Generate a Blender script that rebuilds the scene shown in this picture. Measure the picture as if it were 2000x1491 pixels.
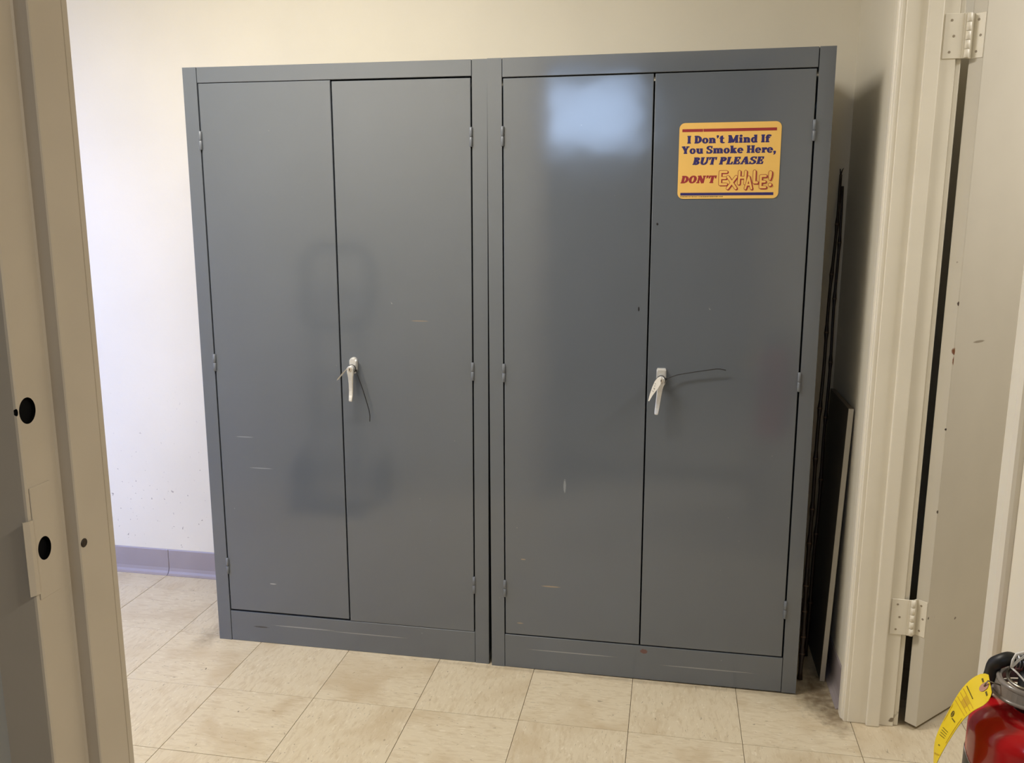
import bpy, bmesh, math, random
from mathutils import Vector, Matrix

random.seed(4)
D = bpy.data
S = bpy.context.scene
COL = S.collection
for o in list(D.objects):
    D.objects.remove(o)

# ------------------------------------------------------------------ camera
FPX, PITCH, YAW, ROLL = 1699.6, -0.1915, 0.1813, 0.0023
CAM = Vector((1.5984, -2.1825, 1.3969))
fwd = Vector((-math.sin(YAW) * math.cos(PITCH), math.cos(YAW) * math.cos(PITCH), math.sin(PITCH)))
rgt = Vector((math.cos(YAW), math.sin(YAW), 0))
upv = rgt.cross(fwd)
r2 = rgt * math.cos(ROLL) + upv * math.sin(ROLL)
u2 = -rgt * math.sin(ROLL) + upv * math.cos(ROLL)
cd = D.cameras.new('camera')
cd.sensor_fit = 'HORIZONTAL'
cd.sensor_width = 36.0
cd.lens = 36.0 * FPX / 2000.0
cd.clip_start = 0.02
cam = D.objects.new('camera', cd)
COL.objects.link(cam)
cam.matrix_world = Matrix(((r2.x, u2.x, -fwd.x, CAM.x), (r2.y, u2.y, -fwd.y, CAM.y), (r2.z, u2.z, -fwd.z, CAM.z), (0, 0, 0, 1)))
S.camera = cam

# ------------------------------------------------------------------ world, lights, exposure
w = D.worlds.new('world')
S.world = w
w.use_nodes = True
w.node_tree.nodes['Background'].inputs[0].default_value = (0.62, 0.72, 1.0, 1)
w.node_tree.nodes['Background'].inputs[1].default_value = 0.15


def area(name, loc, rot, sx, sy, power, col, spread=180):
    l = D.lights.new(name, 'AREA')
    l.shape = 'RECTANGLE'
    l.size, l.size_y = sx, sy
    l.energy = power
    l.color = col
    l.spread = math.radians(spread)
    o = D.objects.new(name, l)
    COL.objects.link(o)
    o.location = loc
    o.rotation_euler = rot
    return o


# daylight through the room's window (front wall, left of the doorway)
area('daylight_room_window', (-1.45, -1.30, 1.45), (math.radians(62), 0, math.radians(8)), 1.0, 1.0, 38, (0.25, 0.40, 1.0), 120)
# daylight through the glazing at the far end of the passage behind the camera
area('daylight_passage_window', (0.86, -4.50, 2.17), (math.radians(90), 0, 0), 0.74, 0.50, 9.5, (0.50, 0.68, 1.0))
# ceiling lamps
area('room_ceiling_lamp', (0.32, -0.62, 2.50), (0, 0, 0), 1.25, 0.26, 43, (1.0, 0.95, 0.87))
area('passage_ceiling_lamp', (3.1, -1.95, 2.52), (0, 0, 0), 0.3, 0.6, 36, (1.0, 0.98, 0.94))
area('next_room_ceiling_lamp', (3.3, -0.35, 2.52), (0, 0, 0), 0.3, 0.9, 28, (1.0, 0.98, 0.97))

vs = S.view_settings
S.display_settings.display_device = 'sRGB'
vs.view_transform = 'Standard'
vs.look = 'None'
vs.exposure = 0.10
vs.gamma = 1.0
vs.use_curve_mapping = False


# ------------------------------------------------------------------ helpers: materials
def lin(r, g, b):
    f = lambda c: (c / 255 / 12.92) if c / 255 <= 0.04045 else ((c / 255 + 0.055) / 1.055) ** 2.4
    return (f(r), f(g), f(b), 1.0)


def mat(name, col, rough=0.5, metal=0.0, spec=0.5, noise=0.0, nscale=6.0, bump=0.0, bscale=60.0, col2=None, chips=(),
        chipcol=(0.05, 0.035, 0.025, 1), stretch=None, rnoise=0.0, coat=0.0, bdist=0.002, trans=0.0, specks=None):
    m = D.materials.new(name)
    m.use_nodes = True
    nt = m.node_tree
    b = nt.nodes['Principled BSDF']
    b.inputs['Roughness'].default_value = rough
    b.inputs['Metallic'].default_value = metal
    b.inputs['Specular IOR Level'].default_value = spec
    b.inputs['Coat Weight'].default_value = coat
    b.inputs['Coat Roughness'].default_value = 0.12
    if trans:
        b.inputs['Transmission Weight'].default_value = trans
    b.inputs['Base Color'].default_value = col
    L = nt.links.new
    tc = nt.nodes.new('ShaderNodeTexCoord')
    src = tc.outputs['Object']
    if stretch:
        mp = nt.nodes.new('ShaderNodeMapping')
        mp.inputs['Scale'].default_value = stretch
        L(src, mp.inputs['Vector'])
        nsrc = mp.outputs[0]
    else:
        nsrc = src
    cur = None
    if noise:
        n = nt.nodes.new('ShaderNodeTexNoise')
        n.inputs['Scale'].default_value = nscale
        n.inputs['Detail'].default_value = 5
        L(nsrc, n.inputs['Vector'])
        mx = nt.nodes.new('ShaderNodeMix')
        mx.data_type = 'RGBA'
        c2 = col2 or tuple(c * (1 - noise) for c in col[:3]) + (1,)
        mx.inputs[6].default_value = col
        mx.inputs[7].default_value = c2
        rm = nt.nodes.new('ShaderNodeMapRange')
        rm.inputs[1].default_value = 0.35
        rm.inputs[2].default_value = 0.7
        L(n.outputs[0], rm.inputs[0])
        L(rm.outputs[0], mx.inputs[0])
        cur = mx.outputs[2]
    if specks:
        sc, th, scol, zlim = specks
        n = nt.nodes.new('ShaderNodeTexNoise')
        n.inputs['Scale'].default_value = sc
        n.inputs['Detail'].default_value = 3
        L(src, n.inputs['Vector'])
        rm = nt.nodes.new('ShaderNodeMapRange')
        rm.inputs[1].default_value = th
        rm.inputs[2].default_value = th + 0.04
        L(n.outputs[0], rm.inputs[0])
        fac = rm.outputs[0]
        if zlim:
            sp = nt.nodes.new('ShaderNodeSeparateXYZ')
            L(src, sp.inputs[0])
            zr = nt.nodes.new('ShaderNodeMapRange')
            zr.inputs[1].default_value = zlim
            zr.inputs[2].default_value = zlim * 0.35
            L(sp.outputs[2], zr.inputs[0])
            mu = nt.nodes.new('ShaderNodeMath')
            mu.operation = 'MULTIPLY'
            L(fac, mu.inputs[0])
            L(zr.outputs[0], mu.inputs[1])
            fac = mu.outputs[0]
        mx = nt.nodes.new('ShaderNodeMix')
        mx.data_type = 'RGBA'
        if cur:
            L(cur, mx.inputs[6])
        else:
            mx.inputs[6].default_value = col
        mx.inputs[7].default_value = scol
        L(fac, mx.inputs[0])
        cur = mx.outputs[2]
    for ch in chips:
        # a worn spot: ellipsoid at p with radii r and a ragged edge
        p, r = ch[0], ch[1]
        cc = ch[2] if len(ch) > 2 else chipcol
        mp = nt.nodes.new('ShaderNodeVectorMath')
        mp.operation = 'SUBTRACT'
        L(src, mp.inputs[0])
        mp.inputs[1].default_value = p
        dv = nt.nodes.new('ShaderNodeVectorMath')
        dv.operation = 'DIVIDE'
        L(mp.outputs[0], dv.inputs[0])
        dv.inputs[1].default_value = r
        ln = nt.nodes.new('ShaderNodeVectorMath')
        ln.operation = 'LENGTH'
        L(dv.outputs[0], ln.inputs[0])
        n = nt.nodes.new('ShaderNodeTexNoise')
        n.inputs['Scale'].default_value = 2.0 / min(r)
        L(src, n.inputs['Vector'])
        ad = nt.nodes.new('ShaderNodeMath')
        ad.operation = 'ADD'
        L(ln.outputs['Value'], ad.inputs[0])
        L(n.outputs[0], ad.inputs[1])
        rm = nt.nodes.new('ShaderNodeMapRange')
        rm.inputs[1].default_value = 1.5
        rm.inputs[2].default_value = 1.3
        L(ad.outputs[0], rm.inputs[0])
        mx = nt.nodes.new('ShaderNodeMix')
        mx.data_type = 'RGBA'
        if cur:
            L(cur, mx.inputs[6])
        else:
            mx.inputs[6].default_value = col
        mx.inputs[7].default_value = cc
        L(rm.outputs[0], mx.inputs[0])
        cur = mx.outputs[2]
    if cur:
        L(cur, b.inputs['Base Color'])
    if bump:
        n = nt.nodes.new('ShaderNodeTexNoise')
        n.inputs['Scale'].default_value = bscale
        n.inputs['Detail'].default_value = 3
        L(src, n.inputs['Vector'])
        bp = nt.nodes.new('ShaderNodeBump')
        bp.inputs['Strength'].default_value = bump
        bp.inputs['Distance'].default_value = bdist
        L(n.outputs[0], bp.inputs['Height'])
        L(bp.outputs[0], b.inputs['Normal'])
    return m


# ------------------------------------------------------------------ helpers: meshes
def new_obj(name, me, material=None, parent=None, smooth=False):
    o = D.objects.new(name, me)
    COL.objects.link(o)
    if material is not None and not me.materials:
        for mm in (material if isinstance(material, (list, tuple)) else [material]):
            me.materials.append(mm)
    if smooth:
        for p in me.polygons:
            p.use_smooth = True
    if parent is not None:
        o.parent = parent
    return o


class MB:
    """collects shapes into one bmesh"""

    def __init__(self):
        self.bm = bmesh.new()

    def box(self, x0, x1, y0, y1, z0, z1, bev=0.0, seg=2, m=None, mi=0):
        r = bmesh.ops.create_cube(self.bm, size=1.0)
        vs_ = r['verts']
        for v in vs_:
            v.co = Vector((x0 + (v.co.x + .5) * (x1 - x0), y0 + (v.co.y + .5) * (y1 - y0), z0 + (v.co.z + .5) * (z1 - z0)))
        geom = set(vs_)
        fs = {f for v in vs_ for f in v.link_faces}
        for f in fs:
            f.material_index = mi
        if bev:
            es = list({e for v in vs_ for e in v.link_edges})
            rr = bmesh.ops.bevel(self.bm, geom=es, offset=bev, segments=seg, profile=0.5, affect='EDGES')
            geom = {v for f in rr['faces'] for v in f.verts} | {v for v in vs_ if v.is_valid}
        if m is not None:
            for v in geom:
                v.co = m @ v.co
        return self

    def prism(self, pts, axis, a, b, mi=0, m=None):
        """extrude a closed 2d outline along an axis ('x','y','z')"""
        def P(p, t):
            if axis == 'z':
                return Vector((p[0], p[1], t))
            if axis == 'y':
                return Vector((p[0], t, p[1]))
            return Vector((t, p[0], p[1]))
        A = [self.bm.verts.new(P(p, a)) for p in pts]
        B = [self.bm.verts.new(P(p, b)) for p in pts]
        n = len(pts)
        fs = [self.bm.faces.new(A), self.bm.faces.new(B[::-1])]
        for i in range(n):
            fs.append(self.bm.faces.new((A[i], B[i], B[(i + 1) % n], A[(i + 1) % n])))
        for f in fs:
            f.material_index = mi
        if m is not None:
            for v in A + B:
                v.co = m @ v.co
        return self

    def lathe(self, prof, n=32, m=None, mi=0, cap=True):
        """profile [(r,z)] about z"""
        rings = []
        for r, z in prof:
            rings.append([self.bm.verts.new((r * math.cos(2 * math.pi * k / n), r * math.sin(2 * math.pi * k / n), z)) for k in range(n)])
        for a, b in zip(rings, rings[1:]):
            for k in range(n):
                f = self.bm.faces.new((a[k], a[(k + 1) % n], b[(k + 1) % n], b[k]))
                f.material_index = mi
                f.smooth = True
        if cap:
            self.bm.faces.new(rings[0][::-1]).material_index = mi
            self.bm.faces.new(rings[-1]).material_index = mi
        if m is not None:
            for rg in rings:
                for v in rg:
                    v.co = m @ v.co
        return self

    def tube(self, pts, rad, n=10, closed=False, mi=0, flat=1.0):
        pts = [Vector(p) for p in pts]
        rads = rad if isinstance(rad, (list, tuple)) else [rad] * len(pts)
        rings = []
        prev = None
        N = len(pts)
        for i, p in enumerate(pts):
            if closed:
                t = (pts[(i + 1) % N] - pts[i - 1]).normalized()
            else:
                t = (pts[min(i + 1, N - 1)] - pts[max(i - 1, 0)]).normalized()
            if prev is None:
                ref = Vector((0, 0, 1)) if abs(t.z) < 0.9 else Vector((1, 0, 0))
                nrm = t.cross(ref).normalized()
            else:
                nrm = (prev - t * prev.dot(t)).normalized()
            prev = nrm
            bn = t.cross(nrm)
            r = rads[i]
            rings.append([self.bm.verts.new(p + nrm * (r * math.cos(2 * math.pi * k / n)) + bn * (r * flat * math.sin(2 * math.pi * k / n))) for k in range(n)])
        pairs = list(zip(rings, rings[1:]))
        if closed:
            pairs.append((rings[-1], rings[0]))
        for a, b in pairs:
            for k in range(n):
                f = self.bm.faces.new((a[k], a[(k + 1) % n], b[(k + 1) % n], b[k]))
                f.smooth = True
                f.material_index = mi
        if not closed:
            self.bm.faces.new(rings[0][::-1]).material_index = mi
            self.bm.faces.new(rings[-1]).material_index = mi
        return self

    def poly(self, pts, mi=0):
        f = self.bm.faces.new([self.bm.verts.new(p) for p in pts])
        f.material_index = mi
        return self

    def build(self, name, material, parent=None, smooth_angle=None):
        bmesh.ops.recalc_face_normals(self.bm, faces=self.bm.faces)
        me = D.meshes.new(name)
        self.bm.to_mesh(me)
        self.bm.free()
        o = new_obj(name, me, material, parent)
        return o


def tag(o, label, cat, group=None, kind=None):
    o['label'] = label
    o['category'] = cat
    if group:
        o['group'] = group
    if kind:
        o['kind'] = kind
    return o


def struct(o, label, cat):
    return tag(o, label, cat, None, 'structure')


def empty(name, loc=(0, 0, 0), rz=0.0):
    o = D.objects.new(name, None)
    COL.objects.link(o)
    o.location = loc
    o.rotation_euler = (0, 0, rz)
    o.empty_display_size = 0.1
    return o


def T(x, y, z):
    return Matrix.Translation((x, y, z))


def Rm(a, ax):
    return Matrix.Rotation(a, 4, ax)


# ------------------------------------------------------------------ materials
CREAM = lin(231, 224, 206)
m_wall = mat('cream_wall_paint', CREAM, 0.55, noise=0.06, nscale=2.5, bump=0.25, bscale=90, bdist=0.001,
             specks=(75.0, 0.70, lin(165, 155, 140), 0.8))
m_wall2 = mat('cream_wall_paint_plain', CREAM, 0.55, noise=0.06, nscale=2.5, bump=0.2, bscale=90, bdist=0.001)
m_ceil = mat('ceiling_paint', lin(225, 220, 205), 0.8, noise=0.05)
m_hall = mat('passage_wall_paint', lin(170, 155, 130), 0.7, noise=0.06)
m_olive = mat('next_room_wall_paint', lin(150, 138, 95), 0.8, noise=0.06)
m_base = mat('grey_vinyl_cove', lin(158, 148, 148), 0.4, noise=0.1, nscale=5)
m_trim = mat('off_white_gloss_trim', lin(232, 225, 208), 0.38, noise=0.05, nscale=8, bump=0.12, bscale=25, specks=(14.0, 0.70, lin(130, 118, 100), 0.5))
m_leaf = mat('off_white_door_paint', lin(196, 187, 170), 0.42, noise=0.05, nscale=5, bump=0.1, bscale=25, specks=(10.0, 0.72, lin(120, 110, 95), 0))
m_steel = mat('beige_painted_steel', lin(196, 183, 162), 0.42, noise=0.07, nscale=7, bump=0.1, bscale=18,
              chips=[((0.996, -1.3955, 1.494), (0.004, 0.004, 0.0035)), ((0.996, -1.40, 1.21), (0.003, 0.0016, 0.007), lin(90, 75, 55)),
                     ((0.996, -1.405, 1.182), (0.003, 0.0022, 0.0035)), ((0.996, -1.372, 1.182), (0.003, 0.002, 0.003)),
                     ((0.996, -1.408, 1.50), (0.003, 0.004, 0.006), lin(150, 135, 112)),
                     ((0.996, -1.395, 0.99), (0.004, 0.012, 0.022), lin(165, 140, 105)), ((0.98, -1.46, 1.49), (0.004, 0.003, 0.006), lin(60, 50, 40))])
m_black = mat('recess_shade_black', (0.004, 0.004, 0.004, 1), 0.9, spec=0.1)  # near-black paint stands in for shade inside the holes and key slot
CAB = lin(96, 102, 110)


def cab_mat(name, chips=()):
    return mat(name, CAB, 0.115, spec=0.95, noise=0.05, nscale=3.0, bump=0.22, bscale=2.2, bdist=0.01, chips=chips,
               specks=(55.0, 0.76, lin(140, 144, 148), 0))


TAN = lin(142, 128, 112)
m_cab = cab_mat('grey_enamel')
m_cabL = cab_mat('grey_enamel_left_doors', [((0.71, 0, 1.082), (0.028, 0.02, 0.002), lin(125, 115, 105)), ((0.20, 0, 0.21), (0.012, 0.02, 0.0015), lin(165, 168, 170)),
                                            ((0.13, 0, 0.70), (0.030, 0.02, 0.0013), lin(140, 146, 152)), ((0.18, 0, 0.60), (0.040, 0.02, 0.0013), lin(140, 146, 152))])
m_cabR = cab_mat('grey_enamel_right_doors', [((0.185, 0, 0.278), (0.030, 0.02, 0.0024), TAN), ((0.10, 0, 0.36), (0.008, 0.02, 0.002), TAN),
                                             ((0.09, 0, 0.15), (0.010, 0.02, 0.002), TAN), ((0.43, 0, 1.13), (0.0025, 0.02, 0.007), lin(40, 40, 42)),
                                             ((0.475, 0, 1.365), (0.003, 0.02, 0.004), lin(40, 40, 42)), ((0.225, 0, 0.60), (0.004, 0.02, 0.022), lin(135, 140, 146))])
m_kickL = cab_mat('grey_enamel_left_kick', [((0.15, 0, 0.055), (0.028, 0.02, 0.003), lin(60, 62, 66)), ((0.30, 0, 0.065), (0.11, 0.02, 0.0022), lin(140, 143, 146)),
                                            ((0.52, 0, 0.062), (0.13, 0.02, 0.0018), lin(135, 138, 141))])
m_kickR = cab_mat('grey_enamel_right_kick', [((0.47, 0, 0.092), (0.012, 0.02, 0.008), lin(95, 60, 58)), ((0.25, 0, 0.065), (0.14, 0.02, 0.0018), lin(140, 142, 144)),
                                             ((0.66, 0, 0.052), (0.14, 0.02, 0.0018), lin(140, 142, 144))])
m_hinge = mat('grey_enamel_hinge', lin(112, 117, 124), 0.35)
m_chrome = mat('worn_chrome', lin(232, 231, 228), 0.25, metal=0.5, noise=0.15, nscale=60)
m_lockface = mat('brushed_lock', lin(200, 190, 176), 0.35, metal=0.4)
m_tie = mat('black_nylon', (0.012, 0.012, 0.014, 1), 0.4)
m_paper = mat('white_paper', lin(250, 248, 243), 0.7, noise=0.05, nscale=40)
m_ink = mat('black_ink', (0.02, 0.02, 0.022, 1), 0.6)
m_signy = mat('sign_yellow', lin(236, 190, 100), 0.5, noise=0.05, nscale=20)
m_signred = mat('sign_red', lin(150, 42, 44), 0.5)
m_signblue = mat('sign_blue', lin(44, 34, 98), 0.5)
m_cane = mat('dark_cane', lin(46, 32, 24), 0.4, noise=0.5, nscale=30)
m_board = mat('dark_board_face', lin(86, 80, 72), 0.6, noise=0.15, nscale=8)
m_edge = mat('pale_board_edge', lin(186, 180, 166), 0.5, noise=0.08, nscale=12)
m_red = mat('extinguisher_red', lin(196, 28, 32), 0.16, coat=0.6)
m_rubber = mat('black_rubber', (0.010, 0.010, 0.011, 1), 0.45)
m_alu = mat('cast_aluminium', lin(176, 176, 180), 0.32, metal=0.85, noise=0.2, nscale=70)
m_collar = mat('grey_plastic_collar', lin(140, 132, 124), 0.18, spec=0.6, noise=0.1, nscale=40)
m_pin = mat('steel_ring', lin(150, 142, 128), 0.25, metal=0.8)
m_string = mat('white_nylon', lin(235, 232, 226), 0.5)
m_label = mat('dark_label', lin(44, 40, 38), 0.35)
m_tagy = mat('yellow_card', lin(240, 208, 16), 0.5, noise=0.06, nscale=50)
m_eyelet = mat('pinkish_eyelet', lin(182, 132, 112), 0.5)
m_tagprint = mat('tag_print', lin(96, 80, 18), 0.6)
m_tagfaint = mat('tag_faint_print', lin(196, 150, 30), 0.6)
m_truck = mat('dark_truck_paint', lin(14, 14, 16), 0.5, spec=0.3)
m_lampw = mat('lamp_housing', lin(235, 232, 225), 0.5)
m_glass = mat('window_glass', (1, 1, 1, 1), 0.05, trans=1.0)
m_alframe = mat('window_frame_paint', lin(220, 218, 210), 0.5)


def tile_mat():
    m = D.materials.new('beige_streaked_vinyl_tile')
    m.use_nodes = True
    nt = m.node_tree
    b = nt.nodes['Principled BSDF']
    b.inputs['Roughness'].default_value = 0.42
    L = nt.links.new
    tc = nt.nodes.new('ShaderNodeTexCoord')
    oi = nt.nodes.new('ShaderNodeObjectInfo')
    mul = nt.nodes.new('ShaderNodeMath')
    mul.operation = 'MULTIPLY'
    mul.inputs[1].default_value = 37.0
    L(oi.outputs['Random'], mul.inputs[0])
    add = nt.nodes.new('ShaderNodeVectorMath')
    add.operation = 'ADD'
    L(tc.outputs['Object'], add.inputs[0])
    L(mul.outputs[0], add.inputs[1])
    mp = nt.nodes.new('ShaderNodeMapping')
    mp.inputs['Scale'].default_value = (26, 88, 26)
    L(add.outputs[0], mp.inputs['Vector'])

    def layer(prev, scale, lo, hi, c, mapped=True, det=4):
        n = nt.nodes.new('ShaderNodeTexNoise')
        n.inputs['Scale'].default_value = scale
        n.inputs['Detail'].default_value = det
        n.inputs['Distortion'].default_value = 0.6
        L((mp if mapped else add).outputs[0], n.inputs['Vector'])
        r = nt.nodes.new('ShaderNodeMapRange')
        r.inputs[1].default_value = lo
        r.inputs[2].default_value = hi
        L(n.outputs[0], r.inputs[0])
        x = nt.nodes.new('ShaderNodeMix')
        x.data_type = 'RGBA'
        if isinstance(prev, tuple):
            x.inputs[6].default_value = prev
        else:
            L(prev, x.inputs[6])
        x.inputs[7].default_value = c
        L(r.outputs[0], x.inputs[0])
        return x.outputs[2]
    c = layer(lin(204, 191, 165), 1.0, 0.48, 0.72, lin(190, 174, 146))
    c = layer(c, 1.7, 0.60, 0.70, lin(214, 203, 180))
    c = layer(c, 2.1, 0.665, 0.72, lin(150, 140, 120))
    c = layer(c, 60.0, 0.74, 0.78, lin(110, 98, 80), False, 2)
    c = layer(c, 5.0, 0.52, 0.80, lin(182, 163, 132), False, 5)
    # trodden dirt in the corner between cabinet and door frame, and by the far cabinet's foot; thin brown strip along the cabinet fronts
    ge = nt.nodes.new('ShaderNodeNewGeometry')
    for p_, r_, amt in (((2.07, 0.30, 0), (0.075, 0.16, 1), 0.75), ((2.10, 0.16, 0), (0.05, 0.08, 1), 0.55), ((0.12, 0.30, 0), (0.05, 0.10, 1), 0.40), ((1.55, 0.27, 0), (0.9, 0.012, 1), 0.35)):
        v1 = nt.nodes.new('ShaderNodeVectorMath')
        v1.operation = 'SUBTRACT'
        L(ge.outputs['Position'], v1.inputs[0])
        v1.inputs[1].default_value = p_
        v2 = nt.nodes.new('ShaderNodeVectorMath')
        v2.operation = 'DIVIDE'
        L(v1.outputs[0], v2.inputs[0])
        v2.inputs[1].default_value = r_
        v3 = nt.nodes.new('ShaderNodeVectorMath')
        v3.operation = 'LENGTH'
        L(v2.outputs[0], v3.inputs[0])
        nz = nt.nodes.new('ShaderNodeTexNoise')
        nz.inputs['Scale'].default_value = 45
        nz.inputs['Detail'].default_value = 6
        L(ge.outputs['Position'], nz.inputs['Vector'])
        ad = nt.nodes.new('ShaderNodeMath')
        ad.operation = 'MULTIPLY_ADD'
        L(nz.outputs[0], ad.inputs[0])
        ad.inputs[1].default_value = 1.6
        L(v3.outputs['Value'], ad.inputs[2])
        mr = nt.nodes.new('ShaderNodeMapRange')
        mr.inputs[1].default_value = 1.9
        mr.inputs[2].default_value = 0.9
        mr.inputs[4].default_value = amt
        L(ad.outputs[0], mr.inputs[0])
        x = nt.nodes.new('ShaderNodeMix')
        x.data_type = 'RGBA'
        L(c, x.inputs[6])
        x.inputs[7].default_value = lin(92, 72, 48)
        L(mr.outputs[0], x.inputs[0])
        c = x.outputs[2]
    L(c, b.inputs['Base Color'])
    n = nt.nodes.new('ShaderNodeTexNoise')
    n.inputs['Scale'].default_value = 14
    L(add.outputs[0], n.inputs['Vector'])
    bp = nt.nodes.new('ShaderNodeBump')
    bp.inputs['Strength'].default_value = 0.12
    bp.inputs['Distance'].default_value = 0.002
    L(n.outputs[0], bp.inputs['Height'])
    L(bp.outputs[0], b.inputs['Normal'])
    return m


m_tile = tile_mat()
m_grout = mat('dark_floor_seam', lin(105, 90, 66), 0.9)

# ------------------------------------------------------------------ floor with tiles
XL, XR, YB, YF = -2.4, 2.125, 0.74, -1.36      # room: left wall, right wall, back wall, front wall (inside faces)
XRO, YFO = 2.245, -1.455                       # far faces of right and front wall
CEIL = 2.56
fl = MB().box(-3.2, 5.2, -4.9, 2.4, -0.06, -0.003).build('floor', m_grout)
struct(fl, 'beige vinyl tile floor with thin dark seams', 'floor')
TS = 0.3048
GAP = 0.0007
tile_me = MB().box(-TS / 2 + GAP, TS / 2 - GAP, -TS / 2 + GAP, TS / 2 - GAP, -0.0035, 0.0, 0.0005, 1).build('tile', m_tile, fl)
tile_me.location = (TS / 2, TS / 2, 0)
ntile = 0
for i in range(-8, 9):
    for j in range(-8, 6):
        if (i, j) == (0, 0):
            continue
        x, y = (i + .5) * TS, (j + .5) * TS
        if x < XL - .2 or (y < -1.9) or (x > 2.7) or (y > 1.1) or (y > YB + .16 and x < 2.1):
            continue
        t = tile_me.copy()
        COL.objects.link(t)
        t.location = (x, y, random.uniform(-0.0003, 0.0001))
        t.rotation_euler = (0, 0, math.pi / 2 * ((i + j) % 2) + math.pi * random.randint(0, 1))
        t.parent = fl
        ntile += 1
# beyond the counted tiles the floor goes on plain
pl = MB().box(-3.0, 5.0, -4.9, -7 * TS + .02, -0.003, -0.0006).box(9 * TS, 4.6, -7 * TS + .021, 1.5, -0.003, -0.0002).box(XRO, 9 * TS - .001, 4 * TS + .001, 1.5, -0.003, -0.0002).build('floor_covering', m_tile, fl)
pl['kind'] = 'stuff'

# ------------------------------------------------------------------ walls, ceiling
DH = 2.06   # door head height
struct(MB().box(-2.52, 3.6, YB, YB + 0.12, 0, CEIL).build('wall_back', m_wall), 'cream painted wall behind the two grey cabinets', 'wall')
struct(MB().box(XL - 0.12, XL, YFO, YB, 0, CEIL).build('wall_left', m_wall2), 'cream painted wall at the left end of the room', 'wall')
DY0, DY1 = -0.752, 0.160                       # clear opening of the doorway in the right wall
JT = 0.016
mb = MB().box(XR, XRO, DY1 + JT, YB, 0, CEIL).box(XR, XRO, YF, DY0 - JT, 0, CEIL).box(XR, XRO, DY0 - JT, DY1 + JT, DH, CEIL)
struct(mb.build('wall_right', m_wall2), 'cream painted wall with a doorway right of the cabinets', 'wall')
# front wall: window left, doorway right
JX0, JX1 = 0.98, 1.985
WX0, WX1, WZ0, WZ1 = -1.98, -0.92, 0.95, 1.95
mb = MB()
mb.box(XL, WX0, YFO, YF, 0, CEIL).box(WX0, WX1, YFO, YF, 0, WZ0).box(WX0, WX1, YFO, YF, WZ1, CEIL)
mb.box(WX1, JX0 - 0.006, YFO, YF, 0, CEIL).box(JX0 - .006, JX1 + .006, YFO, YF, DH + .03, CEIL).box(JX1 + .006, XRO, YFO, YF, 0, CEIL)
struct(mb.build('wall_front', m_wall2), 'wall around the doorway the view looks through', 'wall')
struct(MB().box(-3.2, 5.2, -4.9, 2.4, CEIL, CEIL + .1).build('ceiling', m_ceil), 'pale ceiling above the room and passage', 'ceiling')

# passage behind the camera
PX0, PX1, PZ0, PZ1 = 0.46, 1.26, 1.88, 2.46
YP = -4.62
mb = MB()
mb.box(-1.2, PX0, YP - .12, YP, 0, CEIL).box(PX1, 4.6, YP - .12, YP, 0, CEIL).box(PX0, PX1, YP - .12, YP, 0, PZ0).box(PX0, PX1, YP - .12, YP, PZ1, CEIL)
mb.box(-1.32, -1.2, YP, YFO, 0, CEIL).box(4.6, 4.72, YP, 1.6, 0, CEIL)
struct(mb.build('wall_passage', m_hall), 'tan walls of the passage outside the doorway', 'wall')
# next room beyond the right doorway
mb = MB().box(XRO, 4.6, 1.5, 1.6, 0, CEIL).box(XRO, 4.6, -1.30, -1.18, 0, CEIL)
struct(mb.build('wall_next_room', m_olive), 'dim olive walls of the room beyond the white door', 'wall')


def window(name, x0, x1, z0, z1, y, label, nx, nz):
    t = empty(name, ((x0 + x1) / 2, y, z0))
    struct(t, label, 'window')
    W_, H_ = x1 - x0, z1 - z0
    f = MB()
    for a, b, c, d in ((-W_ / 2, W_ / 2, 0, .04), (-W_ / 2, W_ / 2, H_ - .04, H_), (-W_ / 2, -W_ / 2 + .04, .04, H_ - .04), (W_ / 2 - .04, W_ / 2, .04, H_ - .04)):
        f.box(a, b, -.03, .03, c, d, 0.003, 1)
    f.build('window_frame', m_alframe, t)
    for i in range(1, nx):
        x = -W_ / 2 + W_ * i / nx
        MB().box(x - .015, x + .015, -.02, .02, .04, H_ - .04).build('mullion', m_alframe, t)
    MB().box(-W_ / 2 + .03, W_ / 2 - .03, -.003, .003, .03, H_ - .03).build('pane', m_glass, t)
    return t


window('window_1', WX0, WX1, WZ0, WZ1, (YF + YFO) / 2 - .01, 'window in the wall beside the doorway', 2, 1)
window('window_2', PX0, PX1, PZ0, PZ1, YP - .06, 'wide high window at the end of the passage', 3, 1)

# ceiling lamps
for nm, x, y, sx, sy, lb in (('ceiling_lamp', 0.32, -0.62, 1.33, .34, 'white box ceiling lamp above the grey cabinets'), ('ceiling_lamp', 3.1, -1.95, .36, .66, 'white box ceiling lamp in the passage'), ('ceiling_lamp', 3.3, -0.35, .36, .96, 'white box ceiling lamp in the room beyond the white door')):
    t = empty(nm, (x, y, CEIL))
    tag(t, lb, 'lamp', 'ceiling lamps')
    f = MB()
    f.box(-sx / 2, sx / 2, -sy / 2, -sy / 2 + .02, -.055, 0).box(-sx / 2, sx / 2, sy / 2 - .02, sy / 2, -.055, 0)
    f.box(-sx / 2, -sx / 2 + .02, -sy / 2 + .02, sy / 2 - .02, -.055, 0).box(sx / 2 - .02, sx / 2, -sy / 2 + .02, sy / 2 - .02, -.055, 0)
    f.box(-sx / 2 + .02, sx / 2 - .02, -sy / 2 + .02, sy / 2 - .02, -.012, 0)
    f.build('housing', m_lampw, t)

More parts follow.
